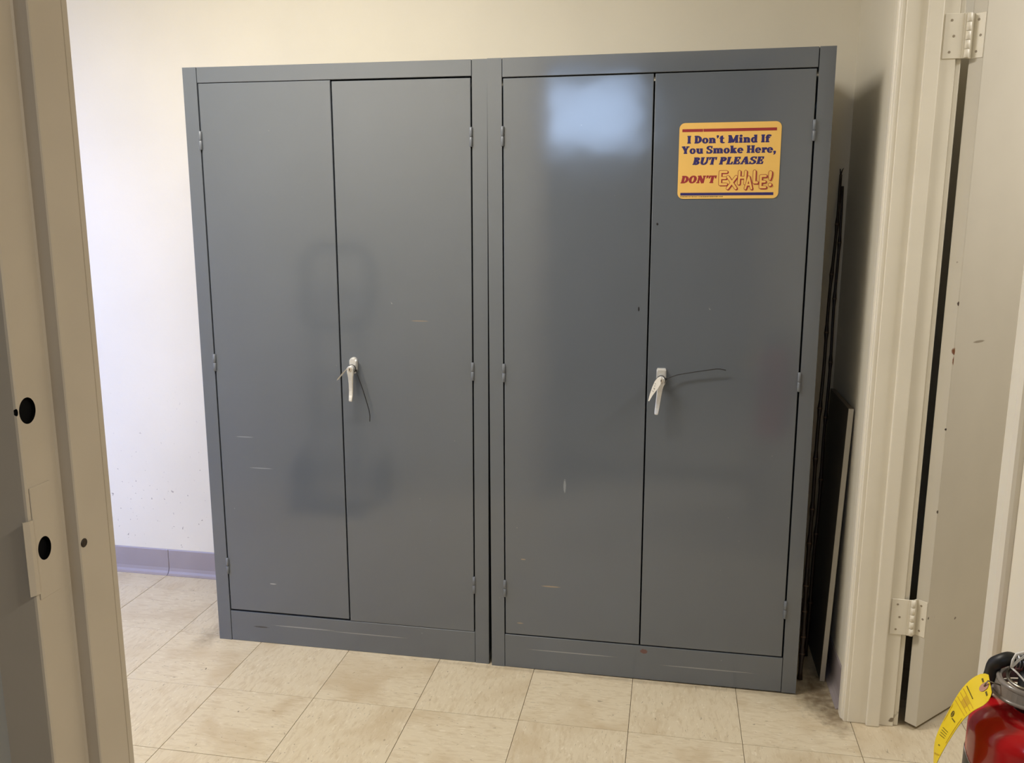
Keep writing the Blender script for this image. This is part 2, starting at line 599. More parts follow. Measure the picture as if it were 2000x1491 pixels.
# cove base along back wall (sections with a joint) and right wall
cove = [(0, 0), (-0.022, 0), (-0.022, 0.002), (-0.014, 0.006), (-0.008, 0.014), (-0.0045, 0.026), (-0.0035, 0.098), (-0.0015, 0.102), (0, 0.102)]
t = empty('baseboard_back', (-1.3, YB, 0))
struct(t, 'grey vinyl cove base along the back wall', 'baseboard')
for a, b in ((XL + .002, -1.5215), (-1.5205, -0.3042), (-0.3018, 0.914), (0.9155, XR - .004)):
    o = MB().prism([(p[0], p[1]) for p in cove], 'x', a + 1.3, b + 1.3).build('cove_strip', m_base, t)
o = MB().prism([(XR - .0001 + p[0] * 1.0, p[1]) for p in cove], 'y', DY1 + .06, YB - .024).build('baseboard_right', m_base)
struct(o, 'grey vinyl cove base on the right wall behind the leaning board', 'baseboard')

# ------------------------------------------------------------------ right doorway: wooden frame
CAS = [(0, 0), (0, 0.009), (0.003, 0.0115), (0.011, 0.0115), (0.0135, 0.0145), (0.020, 0.0165), (0.046, 0.0165), (0.053, 0.012), (0.055, 0.007), (0.055, 0)]
fr = empty('trim_1', (XR, DY1, 0))
struct(fr, 'off-white wooden door frame right of the cabinets', 'door frame')


def loc(v, o):
    return Vector(v) - Vector(o)


ox, oy = XR, DY1
# far casing, near casing, head casing on the room side
MB().prism([(-p[1], p[0] + .003) for p in CAS], 'z', 0, DH + .06).build('casing', m_trim, fr)
MB().prism([(-p[1], DY0 - DY1 - p[0] - .003) for p in CAS], 'z', 0, DH + .06).build('casing', m_trim, fr)
MB().prism([(-p[1], DH + p[0]) for p in CAS], 'y', DY0 - DY1 - .003, .003).build('casing', m_trim, fr)
# jamb lining
MB().box(0, XRO - XR, 0, JT - .0005, 0, DH - JT, .0015, 1).build('jamb', m_trim, fr)
MB().box(0, XRO - XR, DY0 - DY1 - JT + .0005, DY0 - DY1, 0, DH - JT, .0015, 1).build('jamb', m_trim, fr)
MB().box(0, XRO - XR, DY0 - DY1 - JT, JT, DH - JT, DH - .0005, .0015, 1).build('jamb', m_trim, fr)
# stops
MB().box(.047, .082, -.012, 0, 0, DH - JT, .003, 2).build('stop', m_trim, fr)
MB().box(.047, .082, DY0 - DY1, DY0 - DY1 + .012, 0, DH - JT, .003, 2).build('stop', m_trim, fr)
MB().box(.047, .082, DY0 - DY1 + .012, -.012, DH - JT - .012, DH - JT, .003, 2).build('stop', m_trim, fr)
# casing on the next room's side
MB().box(XRO - XR + .0005, XRO - XR + .014, .006, .066, 0, DH + .06, .003, 2).build('casing', m_trim, fr)
MB().box(XRO - XR + .0005, XRO - XR + .014, DY0 - DY1 - .066, DY0 - DY1 - .006, 0, DH + .06, .003, 2).build('casing', m_trim, fr)

# the open door leaf
d1 = Vector((2.302, 0.148, 0.012))
ang = math.atan2(0.717, 0.697)
RUST = lin(120, 75, 45)
m_leaf2 = mat('off_white_door_paint_worn', lin(203, 196, 180), 0.42, noise=0.05, nscale=5, bump=0.1, bscale=25, specks=(40.0, 0.76, lin(150, 140, 124), 0),
              chips=[((0.002, 0.0, 1.045), (0.004, 0.008, 0.010), RUST), ((0.002, 0.0, 1.02), (0.002, 0.008, 0.012), RUST), ((0.0, 0.0, 1.165), (0.003, 0.004, 0.006), lin(70, 55, 45)),
                     ((0.0, 0.0, 0.842), (0.003, 0.004, 0.004), lin(60, 50, 45)), ((0.0, 0.0, 0.62), (0.003, 0.004, 0.005), lin(80, 70, 60)),
                     ((0.006, 0.0, 0.32), (0.003, 0.004, 0.004), lin(60, 50, 45)), ((0.15, 0.0, 0.28), (0.006, 0.01, 0.004), lin(120, 110, 96)),
                     ((0.12, 0.0, 1.06), (0.030, 0.01, 0.0035), lin(150, 140, 122))])
dr = empty('door_1', d1, ang)
struct(dr, 'off-white door standing open into the next room', 'door')
MB().box(0, 0.90, 0, 0.035, 0, 2.02, .0018, 2).build('leaf', m_leaf2, dr)
inv = (T(*d1) @ Rm(ang, 'Z')).inverted()
for zc in (0.327, 1.812):
    h = MB()
    z0, z1 = zc - .051, zc + .051
    # plate on the jamb, plate on the leaf's edge (given in world space, then moved into the leaf's frame)
    h.box(2.213, 2.256, DY1 - .0022, DY1 - .0002, z0, z1, .0006, 1, m=inv)
    h.box(-.0022, -.0002, .002, .033, z0 - d1.z, z1 - d1.z, .0006, 1)
    hx, hy = 2.2665, DY1 - .004
    for k in range(5):
        a = z0 + (z1 - z0) * k / 5
        h.lathe([(.0052, a + .0006), (.0060, a + .0012), (.0060, a + .0196), (.0052, a + .0202)], 14, m=inv @ T(hx, hy, 0))
    h.box(2.256, 2.268, DY1 - .0045, DY1 - .0015, z0, z1, m=inv)
    h.prism([(2.2665, hy - .003), (2.2665, hy + .003), (2.2795, .1705), (2.2825, .168)], 'z', z0, z1, m=inv)
    ho = h.build('hinge', m_trim, dr)
    sc = MB()
    for k, dz in enumerate((-.036, 0, .036)):
        sc.lathe([(.0032, 0), (.0026, .0009)], 10, m=inv @ T(2.228 + (.007 if k == 1 else 0), DY1 - .0021, zc + dz) @ Rm(math.pi / 2, 'X'))
        sc.lathe([(.0032, 0), (.0026, .0009)], 10, m=T(-.0021, .018 + (-.007 if k == 1 else 0), zc + dz - d1.z) @ Rm(-math.pi / 2, 'Y'))
    sc.build('screw', mat('painted_screw', lin(150, 138, 118), 0.5), ho)

# ------------------------------------------------------------------ steel frame of the doorway in front (left jamb in view)
sf = empty('trim_2', (JX0, YFO, 0))
struct(sf, 'beige painted steel door frame at the left edge of the view', 'door frame')
ox, oy = JX0, YFO
# outline in plan, local to (JX0, YFO): hall face, rabbet, step, soffit, return
out = [(-0.052, 0.0), (-0.052, -0.008), (-0.003, -0.008), (-0.0008, -0.0072), (0.0, -0.005), (0.0, 0.039), (0.0012, 0.0415), (0.0145, 0.0418), (0.0158, 0.0430), (0.016, 0.045),
       (0.016, 0.0885), (0.0152, 0.0890), (0.0152, 0.0900), (0.016, 0.0905), (0.016, 0.098), (0.0148, 0.0995), (0.012, 0.1002), (-0.052, 0.1002), (-0.052, 0.0952), (-0.005, 0.0952), (-0.005, 0.0)]
jl = MB().prism(out, 'z', 0, DH + .03).build('jamb', [m_steel, m_black], sf)


def bool_cut(o, cutters):
    for c in cutters:
        md = o.modifiers.new('cut', 'BOOLEAN')
        md.operation = 'DIFFERENCE'
        md.solver = 'EXACT'
        md.object = c
    bpy.context.view_layer.update()
    dg = bpy.context.evaluated_depsgraph_get()
    me = D.meshes.new_from_object(o.evaluated_get(dg))
    o.modifiers.clear()
    o.data = me
    for c in cutters:
        D.objects.remove(c)


def cutter(y, z, ry, rz, x0=-.0048, x1=.02):
    b = MB()
    n = 40
    pts = [(y + ry * math.cos(2 * math.pi * k / n), z + rz * math.sin(2 * math.pi * k / n)) for k in range(n)]
    b.prism(pts, 'x', x0, x1, mi=0)
    o = b.build('cutter', m_black)
    o.parent = sf
    return o


bool_cut(jl, [cutter(0.0065, 1.205, .0112, .0132)])
bool_cut(jl, [cutter(0.0088, 1.0615, .0098, .0128)])
bool_cut(jl, [cutter(-0.0070, 1.206, .0013, .0036, -.0030, .02)])
# black block behind the holes: the hollow frame's shade put into colour
cv = MB().box(-.051, -.0049, .001, .094, 0.98, 1.26)
cv.build('cavity_shade', m_black, sf)
# strike: painted plate with a lip that folds round the edge
sp = MB()
sp.box(0, .0012, -.0035, .0255, 1.010, 1.128, .0004, 1)
spo = sp.build('strike_plate', [m_steel, m_black], sf)
bool_cut(spo, [cutter(0.0088, 1.0615, .0094, .0123, -.01, .01)])
lip = MB()
lip.prism([(.0012, -.0015), (.0026, -.005), (.0022, -.0095), (-.0012, -.0145), (-.0030, -.0137), (.0002, -.0090), (.0006, -.005), (0, -.0015)], 'z', 1.018, 1.096)
lp = lip.build('strike_lip', m_steel, spo)
# bare screw in the soffit's corner
scw = MB().lathe([(.0048, 0), (.0048, .0006), (.0038, .0012)], 14, m=T(.016, .048, 1.053) @ Rm(math.pi / 2, 'Y'))
scw.build('screw', mat('rusty_screw', lin(70, 58, 45), 0.5, metal=0.3, noise=0.7, nscale=300), sf)
# latch-side opposite jamb and head, out of view to the right
out2 = [(JX1 - JX0 - p[0], p[1]) for p in out]
MB().prism(out2, 'z', 0, DH + .03).build('jamb', m_steel, sf)
MB().box(0, JX1 - JX0, 0.0, .098, DH, DH + .029).build('head', m_steel, sf)

# ------------------------------------------------------------------ storage cabinets


def cabinet(x, y, rz, roll, st, hd, ks, seamT, dz, mats, hz, label):
    W_, H_, DP = 0.9161, 1.814, 0.448
    t = empty('storage_cabinet', (x, y, 0), rz)
    t.rotation_euler = (0, roll, rz)
    tag(t, label, 'cabinet', 'grey metal storage cabinets')
    mdoor, mkick = mats
    # side panels with the folded front stile
    for s in (0, 1):
        pts = [(0, 0), (st, 0), (st, .030), (st - .002, .030), (st - .002, .002), (.0025, .002), (.0025, DP), (0, DP)]
        if s:
            pts = [(W_ - a, b) for a, b in pts]
        MB().prism(pts, 'z', 0, H_).build('side_panel', m_cab, t)
    MB().box(.003, W_ - .003, DP - .003, DP, 0.02, H_ - .01).build('back_panel', m_cab, t)
    # top with header
    MB().box(st + .0012, W_ - st - .0018, .0006, .016, H_ - hd, H_, .001, 1).box(.003, W_ - .003, .016, DP - .003, H_ - .004, H_ - .0005).build('top', m_cab, t)
    MB().box(st + .001, W_ - st - .001, .0008, .018, 0.0, ks, .0012, 1).build('kick_plate', mkick, t)
    # a dark floor and stop behind the gaps
    MB().box(.003, W_ - .003, .034, DP - .004, ks - .02, ks - .016).build('bottom_shelf', m_cab, t)
    xs = seamT
    dz0, dz1 = ks + .004, H_ - hd - .003
    for s in (0, 1):
        a, b = ((st + .0035, xs - .002), (xs + .002, W_ - st - .0045))[s]
        d = MB().box(a, b, .0012, .022, dz0 + dz[s], dz1 + dz[s] * .6, .0016, 2).build('door', mdoor, t)
        hx = a - .0012 if s == 0 else b + .0016
        for zc in hz:
            h = MB()
            h.lathe([(.0030, zc - .027), (.0044, zc - .026), (.0044, zc - .0012), (.0036, zc - .0004)], 12, m=T(hx, -.0022, 0))
            h.lathe([(.0036, zc + .0004), (.0044, zc + .0012), (.0044, zc + .026), (.0030, zc + .027)], 12, m=T(hx, -.0022, 0))
            h.box(hx - .002, hx + .002, -.0005, .004, zc - .026, zc + .026)
            h.build('hinge', m_hinge, d)
        if s == 1:
            yield_door = d
    return t, yield_door


def handle(door, hx, hz, tilt, shape):
    """chrome latch handle: base plate, hub with key lock, hanging lever"""
    # base plate: rounded shield
    n = 24
    pl_ = MB()
    if shape == 'round':
        pts = []
        for k in range(n):
            a = math.pi * k / (n - 1)
            pts.append((.0125 * math.cos(a), .014 + .014 * math.sin(a)))
        pts += [(-.0115, -.012), (-.006, -.022), (.006, -.022), (.0115, -.012)]
    else:
        pts = [(.0110, .026), (-.0110, .026), (-.0135, .022), (-.0140, -.010), (-.010, -.022), (-.004, -.026), (.004, -.026), (.010, -.022), (.0140, -.010), (.0135, .022)]
    A = [pl_.bm.verts.new((hx + p[0], .001, hz + p[1])) for p in pts]
    B = [pl_.bm.verts.new((hx + p[0], -.008, hz + p[1] * .98)) for p in pts]
    C_ = [pl_.bm.verts.new((hx + p[0] * .78, -.013, hz + p[1] * .82)) for p in pts]
    N = len(pts)
    for U, V in ((A, B), (B, C_)):
        for k in range(N):
            pl_.bm.faces.new((U[k], U[(k + 1) % N], V[(k + 1) % N], V[k]))
    pl_.bm.faces.new(C_)
    pl_.build('handle_plate', m_chrome, door)
    # hub and lever (turn together by tilt about the hub)
    M = T(hx, 0, hz - .004) @ Rm(tilt, 'Y')
    lv = MB()
    lv.lathe([(.0100, -.010), (.0100, .004), (.0108, .006), (.0108, .020), (.0100, .0235), (.0085, .0245)], 24, m=M @ T(0, -.014, 0) @ Rm(math.pi / 2, 'X'))
    secs = [(.002, .0108, -.0375, .010), (-.010, .0098, -.0378, .010), (-.024, .0076, -.0365, .0075), (-.045, .0066, -.0345, .006), (-.066, .0061, -.0345, .0052), (-.080, .0060, -.0365, .005),
            (-.086, .0058, -.0385, .0052), (-.095, .0052, -.0405, .0050), (-.098, .0040, -.0400, .0042)]
    rings = []
    for z, hw, yf, th in secs:
        q = [(-hw, yf + th), (-hw, yf + .0016), (-hw + .0018, yf), (hw - .0018, yf), (hw, yf + .0016), (hw, yf + th)]
        rings.append([lv.bm.verts.new(M @ Vector((a, b, z))) for a, b in q])
    for U, V in zip(rings, rings[1:]):
        for k in range(6):
            lv.bm.faces.new((U[k], U[(k + 1) % 6], V[(k + 1) % 6], V[k]))
    lv.bm.faces.new(rings[0][::-1])
    lv.bm.faces.new(rings[-1])
    lv.build('handle_lever', m_chrome, door)
    lk = MB().lathe([(.0062, 0), (.0062, .0022), (.0054, .0028)], 20, m=M @ T(0, -.0375, 0) @ Rm(math.pi / 2, 'X'))
    lk.box(-.0010, .0010, -.0408, -.0400, -.0040, .0040, m=M, mi=1)
    lk.build('key_lock', [m_lockface, m_black], door)


HZ = (0.262, 0.936, 1.606)
cabL, doorL = cabinet(0.1577, 0.2843, 0.0029, 0.0, 0.0432, 0.0440, 0.1035, 0.4588, (0.0025, -0.0025), (m_cabL, m_kickL), HZ,
                      'grey two-door metal cabinet farther from the white door')
cabR, doorR = cabinet(1.0846, 0.2808, -0.0038, -0.0054, 0.0408, 0.0505, 0.1087, 0.4570, (0.0, 0.0), (m_cabR, m_kickR), HZ,
                      'grey two-door metal cabinet with the yellow sign on it')
handle(doorL, 0.502, 0.940, 0.01, 'round')
handle(doorR, 0.498, 0.938, 0.11, 'box')


def world_of(cab_, v):
    bpy.context.view_layer.update()
    return cab_.matrix_world @ Vector(v)


# cable ties round the hubs
def cable_tie(cab_, hx, hz, tail, label):
    M = world_of(cab_, (hx, -.020, hz))
    t = empty('cable_tie', M)
    t.rotation_euler = cab_.rotation_euler
    tag(t, label, 'cable tie', 'black cable ties on the handles')
    n = 28
    MB().tube([(.0122 * math.cos(2 * math.pi * k / n), 0.0008 * math.sin(4 * math.pi * k / n), .0122 * math.sin(2 * math.pi * k / n) - .001) for k in range(n)], .0013, 8, closed=True).build('loop', m_tie, t)
    b = tail[0]
    MB().box(b[0] - .003, b[0] + .003, b[1] - .0025, b[1] + .0025, b[2] - .003, b[2] + .003, .0006, 1).build('lock_head', m_tie, t)
    MB().tube(tail, .0018, 8, flat=.7).build('tail', m_tie, t)
    return t


cable_tie(cabL, 0.502, 0.936, [(.0125, .001, -.006), (.020, .002, -.030), (.030, .004, -.062), (.0405, .006, -.100), (.0475, .007, -.128), (.0500, .007, -.146), (.0490, .007, -.163)],
          'black cable tie hanging from the handle of the cabinet without a sign')
cable_tie(cabR, 0.498, 0.934, [(.0130, .001, .002), (.024, .004, .0065), (.045, .006, .0145), (.085, .006, .0225), (.125, .005, .0300), (.150, .004, .0345), (.160, .005, .0345), (.176, .006, .0315)],
          'black cable tie sticking out sideways beneath the yellow sign')


def key_tag(cab_, org, outline, fold, label, marks):
    t = empty('paper_tag', world_of(cab_, org))
    t.rotation_euler = cab_.rotation_euler
    tag(t, label, 'tag', 'white tags on the handles')
    b = MB()
    F = [fold(p) for p in outline]
    n = len(F)
    th = Vector((.0002, .0006, .0002))
    A = [b.bm.verts.new(p) for p in F]
    B = [b.bm.verts.new(p + th) for p in F]
    b.bm.faces.new(A)
    b.bm.faces.new(B[::-1])
    for k in range(n):
        b.bm.faces.new((A[k], B[k], B[(k + 1) % n], A[(k + 1) % n]))
    b.build('card', m_paper, t)
    if marks:
        k = MB()
        for a, c in marks:
            p, q = fold(a) - th * .6, fold(c) - th * .6
            k.tube([p, q], .0005, 5)
        k.build('handwriting', m_ink, t)
    return t


# left tag: seen almost edge-on, it swings out from the hub
key_tag(cabL, (0.493, -.024, 0.944), [(0, 0), (.004, .003), (.022, .0042), (.046, .0035), (.050, 0), (.046, -.0035), (.022, -.0042), (.004, -.003)],
        lambda p: Vector((-p[0] * .70 - p[1] * .16, -.004 - p[0] * .10 - p[1] * .95, -.004 - p[0] * .74 - (p[0] * 8) ** 2 * .02 + p[1] * .30)), 'thin white tag on the handle of the cabinet without a sign', [])
key_tag(cabR, (0.493, -.040, 0.938), [(.004, .008), (.0065, .000), (.0035, -.014), (-.004, -.026), (-.017, -.044), (-.026, -.060), (-.0285, -.058), (-.0245, -.040), (-.0185, -.020), (-.0120, -.004), (-.004, .006)],
        lambda p: Vector((p[0], -.002 + p[1] * .06 + p[0] * .35, p[1])), 'white paper tag with pen marks hanging beneath the yellow sign',
        [((-.0130, -.018), (-.0100, -.016)), ((-.0150, -.023), (-.0112, -.024)), ((-.0112, -.024), (-.0128, -.0275)), ((-.0175, -.030), (-.0145, -.033)), ((-.0110, -.010), (-.0085, -.012))])


# ------------------------------------------------------------------ the sign
# heavy slab-serif letters as flat polygons, cap height 1
class Glyphs:
    S, t, sh, o = .27, .15, .15, .085

    def __init__(self):
        self.p = []

    def rect(self, x0, y0, x1, y1):
        self.p.append([(x0, y0), (x1, y0), (x1, y1), (x0, y1)])

    def serif(self, x0, x1, y0, h=None):
        h = h or self.sh
        r = h * .45
        self.p.append([(x0 + r, y0), (x1 - r, y0), (x1, y0 + r), (x1, y0 + h - r), (x1 - r, y0 + h), (x0 + r, y0 + h), (x0, y0 + h - r), (x0, y0 + r)])

    def line(self, x0, y0, x1, y1, w):
        dx, dy = x1 - x0, y1 - y0
        l = math.hypot(dx, dy)
        nx, ny = -dy / l * w / 2, dx / l * w / 2
        self.p.append([(x0 + nx, y0 + ny), (x0 - nx, y0 - ny), (x1 - nx, y1 - ny), (x1 + nx, y1 + ny)])

    def ring(self, cx, cy, rx, ry, ix, iy, a0=0, a1=360, n=18):
        for k in range(n):
            a = math.radians(a0 + (a1 - a0) * k / n)
            b = math.radians(a0 + (a1 - a0) * (k + 1) / n)
            self.p.append([(cx + ix * math.cos(a), cy + iy * math.sin(a)), (cx + rx * math.cos(a), cy + ry * math.sin(a)),
                           (cx + rx * math.cos(b), cy + ry * math.sin(b)), (cx + ix * math.cos(b), cy + iy * math.sin(b))])

    def disc(self, cx, cy, r, ry=None, n=14):
        ry = ry or r
        self.p.append([(cx + r * math.cos(2 * math.pi * k / n), cy + ry * math.sin(2 * math.pi * k / n)) for k in range(n)])

    def stem(self, x, y0, y1, bl=1, br=1, tl=1, tr=1):
        S, o = self.S, self.o
        self.rect(x, y0 + .02, x + S, y1 - .02)
        self.serif(x - o * bl, x + S + o * br, y0)
        self.serif(x - o * tl, x + S + o * tr, y1 - self.sh)


def glyph(c):
    g = Glyphs()
    S, o, t, sh = g.S, g.o, g.t, g.sh
    X = .70   # x-height
    if c == 'I':
        g.stem(o, 0, 1)
        w_ = S + 2 * o
    elif c == 'D':
        g.stem(o, 0, 1, 1, .5, 1, .5)
        g.ring(o + S * .75, .5, .60, .5, .31, .36, -90, 90)
        w_ = o + S * .75 + .60
    elif c == 'O':
        g.ring(.46, .5, .46, .515, .18, .36)
        w_ = .92
    elif c == 'o':
        g.ring(.37, X / 2, .37, .37, .135, .235)
        w_ = .74
    elif c in 'nm':
        g.rect(o, 0, o + S, X - .02)
        g.serif(0, o + S, X - sh)
        g.serif(0, o + S + o * .8, 0)
        x = o + S
        for k in range(1 if c == 'n' else 2):
            g.ring(x + .10, X - .26, .33, .27, .06, .13, 0, 150, 10)
            g.rect(x + .16, 0, x + .16 + S, X - .24)
            g.serif(x + .16 - o * .5, x + .16 + S + o * .8, 0)
            x += .16 + S
        w_ = x + o
    elif c == 'u':
        g.rect(o, .2, o + S, X)
        g.serif(0, o + S, X - sh)
        x = o + S + .20
        g.ring(x - .09, .26, .34, .28, .07, .13, 180, 330, 10)
        g.rect(x, 0, x + S, X)
        g.serif(x - o, x + S, X - sh)
        g.serif(x, x + S + o, 0)
        w_ = x + S + o
    elif c == 't':
        g.rect(.12, .16, .12 + S, .90)
        g.p.append([(.12, .70), (.12 + S, .70), (.12 + S, .96), (.30, .96)])
        g.serif(0, .56, X - sh)
        g.ring(.42, .20, .30, .22, .03, .07, 180, 330, 8)
        w_ = .62
    elif c == 'i':
        g.stem(o, 0, X, 1, 1, 1, 0)
        g.disc(o + S / 2, .89, .15)
        w_ = S + 2 * o
    elif c == 'd':
        g.ring(.34, .35, .34, .37, .11, .22)
        g.rect(.42, 0, .42 + S, 1)
        g.serif(.42 - o, .42 + S, 1 - sh)
        g.serif(.42, .42 + S + o, 0)
        w_ = .42 + S + o
    elif c == 'f':
        g.rect(o, 0, o + S, .8)
        g.serif(0, o + S + o * 1.3, 0)
        g.serif(0, .54, X - sh)
        g.ring(o + .30, .72, .30, .29, .05, .12, 40, 180, 10)
        g.disc(o + .47, .86, .12)
        w_ = .60
    elif c == 'k':
        g.rect(o, 0, o + S, 1)
        g.serif(0, o + S, 1 - sh)
        g.serif(0, o + S + o, 0)
        g.line(o + S - .05, .28, o + S + .28, X - .05, .15)
        g.line(o + S + .04, .42, o + S + .34, .05, .27)
        g.serif(o + S + .10, o + S + .46, X - sh)
        g.serif(o + S + .14, o + S + .52, 0)
        w_ = o + S + .50
    elif c == 'e':
        g.ring(.36, .35, .36, .37, .13, .23, 0, 325, 18)
        g.rect(.14, .29, .72, .41)
        w_ = .73
    elif c == 'r':
        g.rect(o, 0, o + S, X)
        g.serif(0, o + S, X - sh)
        g.serif(0, o + S + o, 0)
        g.line(o + S - .04, X - .28, o + S + .14, X - .10, .18)
        g.disc(o + S + .16, X - .14, .15)
        w_ = .60
    elif c == 'M':
        g.stem(o, 0, 1, 1, .4, 1, 0)
        g.line(o + .14, .95, .62, .08, .26)
        g.line(.62, .08, 1.02, .95, .17)
        g.stem(.92, 0, 1, .5, 1, 0, 1)
        w_ = .92 + S + o
    elif c == 'Y':
        g.line(.20, .95, .50, .42, .28)
        g.line(.80, .95, .52, .42, .15)
        g.stem(.50 - S / 2, 0, .5, 1, 1, 0, 0)
        g.serif(0, .46, 1 - sh)
        g.serif(.60, 1.0, 1 - sh)
        w_ = .98
    elif c == 'S':
        g.ring(.38, .735, .37, .275, .13, .13, 40, 270, 14)
        g.ring(.38, .275, .38, .285, .13, .13, -140, 90, 14)
        g.rect(.28, .455, .48, .605)
        g.p.append([(.62, .66), (.72, .66), (.72, 1.0), (.62, .98)])
        g.p.append([(.02, .02), (.12, .0), (.12, .36), (.02, .36)])
        w_ = .77
    elif c == 'H':
        g.stem(o, 0, 1)
        g.rect(o + S - .02, .42, .68, .57)
        g.stem(.66, 0, 1)
        w_ = .66 + S + o
    elif c == 'B':
        g.stem(o, 0, 1, 1, .2, 1, .2)
        g.ring(o + S, .745, .37, .255, .12, .12, -90, 90, 12)
        g.ring(o + S, .265, .42, .285, .14, .13, -90, 90, 12)
        w_ = o + S + .42
    elif c == 'U':
        g.rect(o, .3, o + S, 1)
        g.serif(0, o * 2 + S, 1 - sh)
        g.ring(.50, .34, .41, .36, .14, .20, 180, 360, 14)
        g.rect(.74, .3, .91, 1)
        g.serif(.66, 1.0, 1 - sh)
        w_ = .98
    elif c == 'T':
        g.stem(.44 - S / 2, 0, 1, 1, 1, 0, 0)
        g.rect(0, .84, .88, 1)
        g.p.append([(0, .60), (.10, .66), (.14, .88), (0, .88)])
        g.p.append([(.88, .60), (.78, .66), (.74, .88), (.88, .88)])
        w_ = .88
    elif c == 'P':
        g.stem(o, 0, 1, 1, 1, 1, .2)
        g.ring(o + S, .70, .42, .30, .15, .15, -90, 90, 12)
        w_ = o + S + .42
    elif c == 'L':
        g.stem(o, 0, 1, 1, 0, 1, 1)
        g.rect(o, 0, .74, .15)
        g.p.append([(.74, 0), (.76, .38), (.66, .34), (.58, .13), (.58, 0)])
        w_ = .76
    elif c == 'E':
        g.stem(o, 0, 1, 1, 0, 1, 0)
        g.rect(o, 0, .76, .15)
        g.rect(o, .85, .72, 1)
        g.rect(o, .44, .56, .57)
        g.rect(.50, .33, .60, .68)
        g.p.append([(.76, 0), (.78, .36), (.69, .34), (.60, .13), (.60, 0)])
        g.p.append([(.72, 1), (.73, .66), (.65, .68), (.58, .87), (.58, 1)])
        w_ = .78
    elif c == 'A':
        g.line(.50, .98, .84, .05, .28)
        g.line(.48, .98, .16, .05, .14)
        g.rect(.26, .24, .70, .37)
        g.p.append([(.40, 1.0), (.60, 1.0), (.62, .90), (.40, .90)])
        g.serif(0, .34, 0)
        g.serif(.60, 1.05, 0)
        w_ = 1.02
    elif c == 'N':
        g.rect(o + .04, 0, o + .20, 1)
        g.serif(0, .38, 0)
        g.serif(0, .36, 1 - sh)
        g.line(.22, .97, .80, .03, .28)
        g.rect(.76, 0, .91, 1)
        g.serif(.66, 1.0, 1 - sh)
        w_ = 1.0
    elif c == "'":
        g.disc(.13, .90, .12)
        g.p.append([(.02, .88), (.25, .90), (.20, .74), (.08, .62), (.04, .66), (.10, .78)])
        w_ = .27
    elif c == ',':
        g.disc(.14, .11, .14)
        g.p.append([(.02, .06), (.28, .10), (.22, -.12), (.06, -.26), (.02, -.22), (.11, -.06)])
        w_ = .30
    else:
        w_ = .38
    return g.p, w_


def text_polys(s, x0, x1, base, cap, shear=0.0, space=.10):
    """polygons of a line of text fitted between x0 and x1"""
    pen, res = 0.0, []
    for c in s:
        ps, w_ = glyph(c)
        if c != ' ':
            for dx in (-.045, 0, .045):
                res += [[(pen + x + dx, y) for x, y in p] for p in ps]
        pen += w_ + (0 if c == ' ' else space)
    tot = pen - space
    k = (x1 - x0 - shear * cap) / tot
    return [[(x0 + x * k + shear * y * cap, base + y * cap) for x, y in p] for p in res]


SGX, SGZ, SGW, SGH = 0.5265, 1.4325, 0.2640, 0.1985
sg = empty('printed_sign', world_of(cabR, (SGX, .0008, SGZ)))
sg.rotation_euler = cabR.rotation_euler
tag(sg, 'yellow smoking sign with blue and red lettering on the grey cabinet door', 'sign')


def rrect(x0, x1, z0, z1, r, n=6):
    pts = []
    for cx, cz, a0 in ((x1 - r, z1 - r, 0), (x0 + r, z1 - r, 90), (x0 + r, z0 + r, 180), (x1 - r, z0 + r, 270)):
        for k in range(n + 1):
            a = math.radians(a0 + 90 * k / n)
            pts.append((cx + r * math.cos(a), cz + r * math.sin(a)))
    return pts


MB().prism(rrect(0, SGW, 0, SGH, .015), 'y', -.0012, 0).build('panel', m_signy, sg)


def flat(polys, y, name, m_, parent, dz=.00022):
    """flat print at depth y: the polygons' union, cut into thin level strips so that nothing overlaps"""
    lo = min(q[1] for p in polys for q in p)
    hi = max(q[1] for p in polys for q in p)
    nrow = max(1, int(math.ceil((hi - lo) / dz)))
    verts, faces = [], []
    for r in range(nrow):
        za, zb = lo + (hi - lo) * r / nrow, lo + (hi - lo) * (r + 1) / nrow
        zm = (za + zb) / 2
        iv = []
        for p in polys:
            xs = []
            for (xa, ya), (xb, yb_) in zip(p, p[1:] + p[:1]):
                if (ya <= zm) != (yb_ <= zm):
                    xs.append(xa + (xb - xa) * (zm - ya) / (yb_ - ya))
            xs.sort()
            iv += list(zip(xs[0::2], xs[1::2]))
        iv.sort()
        mg = []
        for a, b in iv:
            if mg and a <= mg[-1][1]:
                mg[-1][1] = max(mg[-1][1], b)
            else:
                mg.append([a, b])
        for a, b in mg:
            n0 = len(verts)
            verts += [(a, y, za), (b, y, za), (b, y, zb), (a, y, zb)]
            faces.append((n0, n0 + 1, n0 + 2, n0 + 3))
    me = D.meshes.new(name)
    me.from_pydata(verts, [], faces)
    me.update()
    return new_obj(name, me, m_, parent)


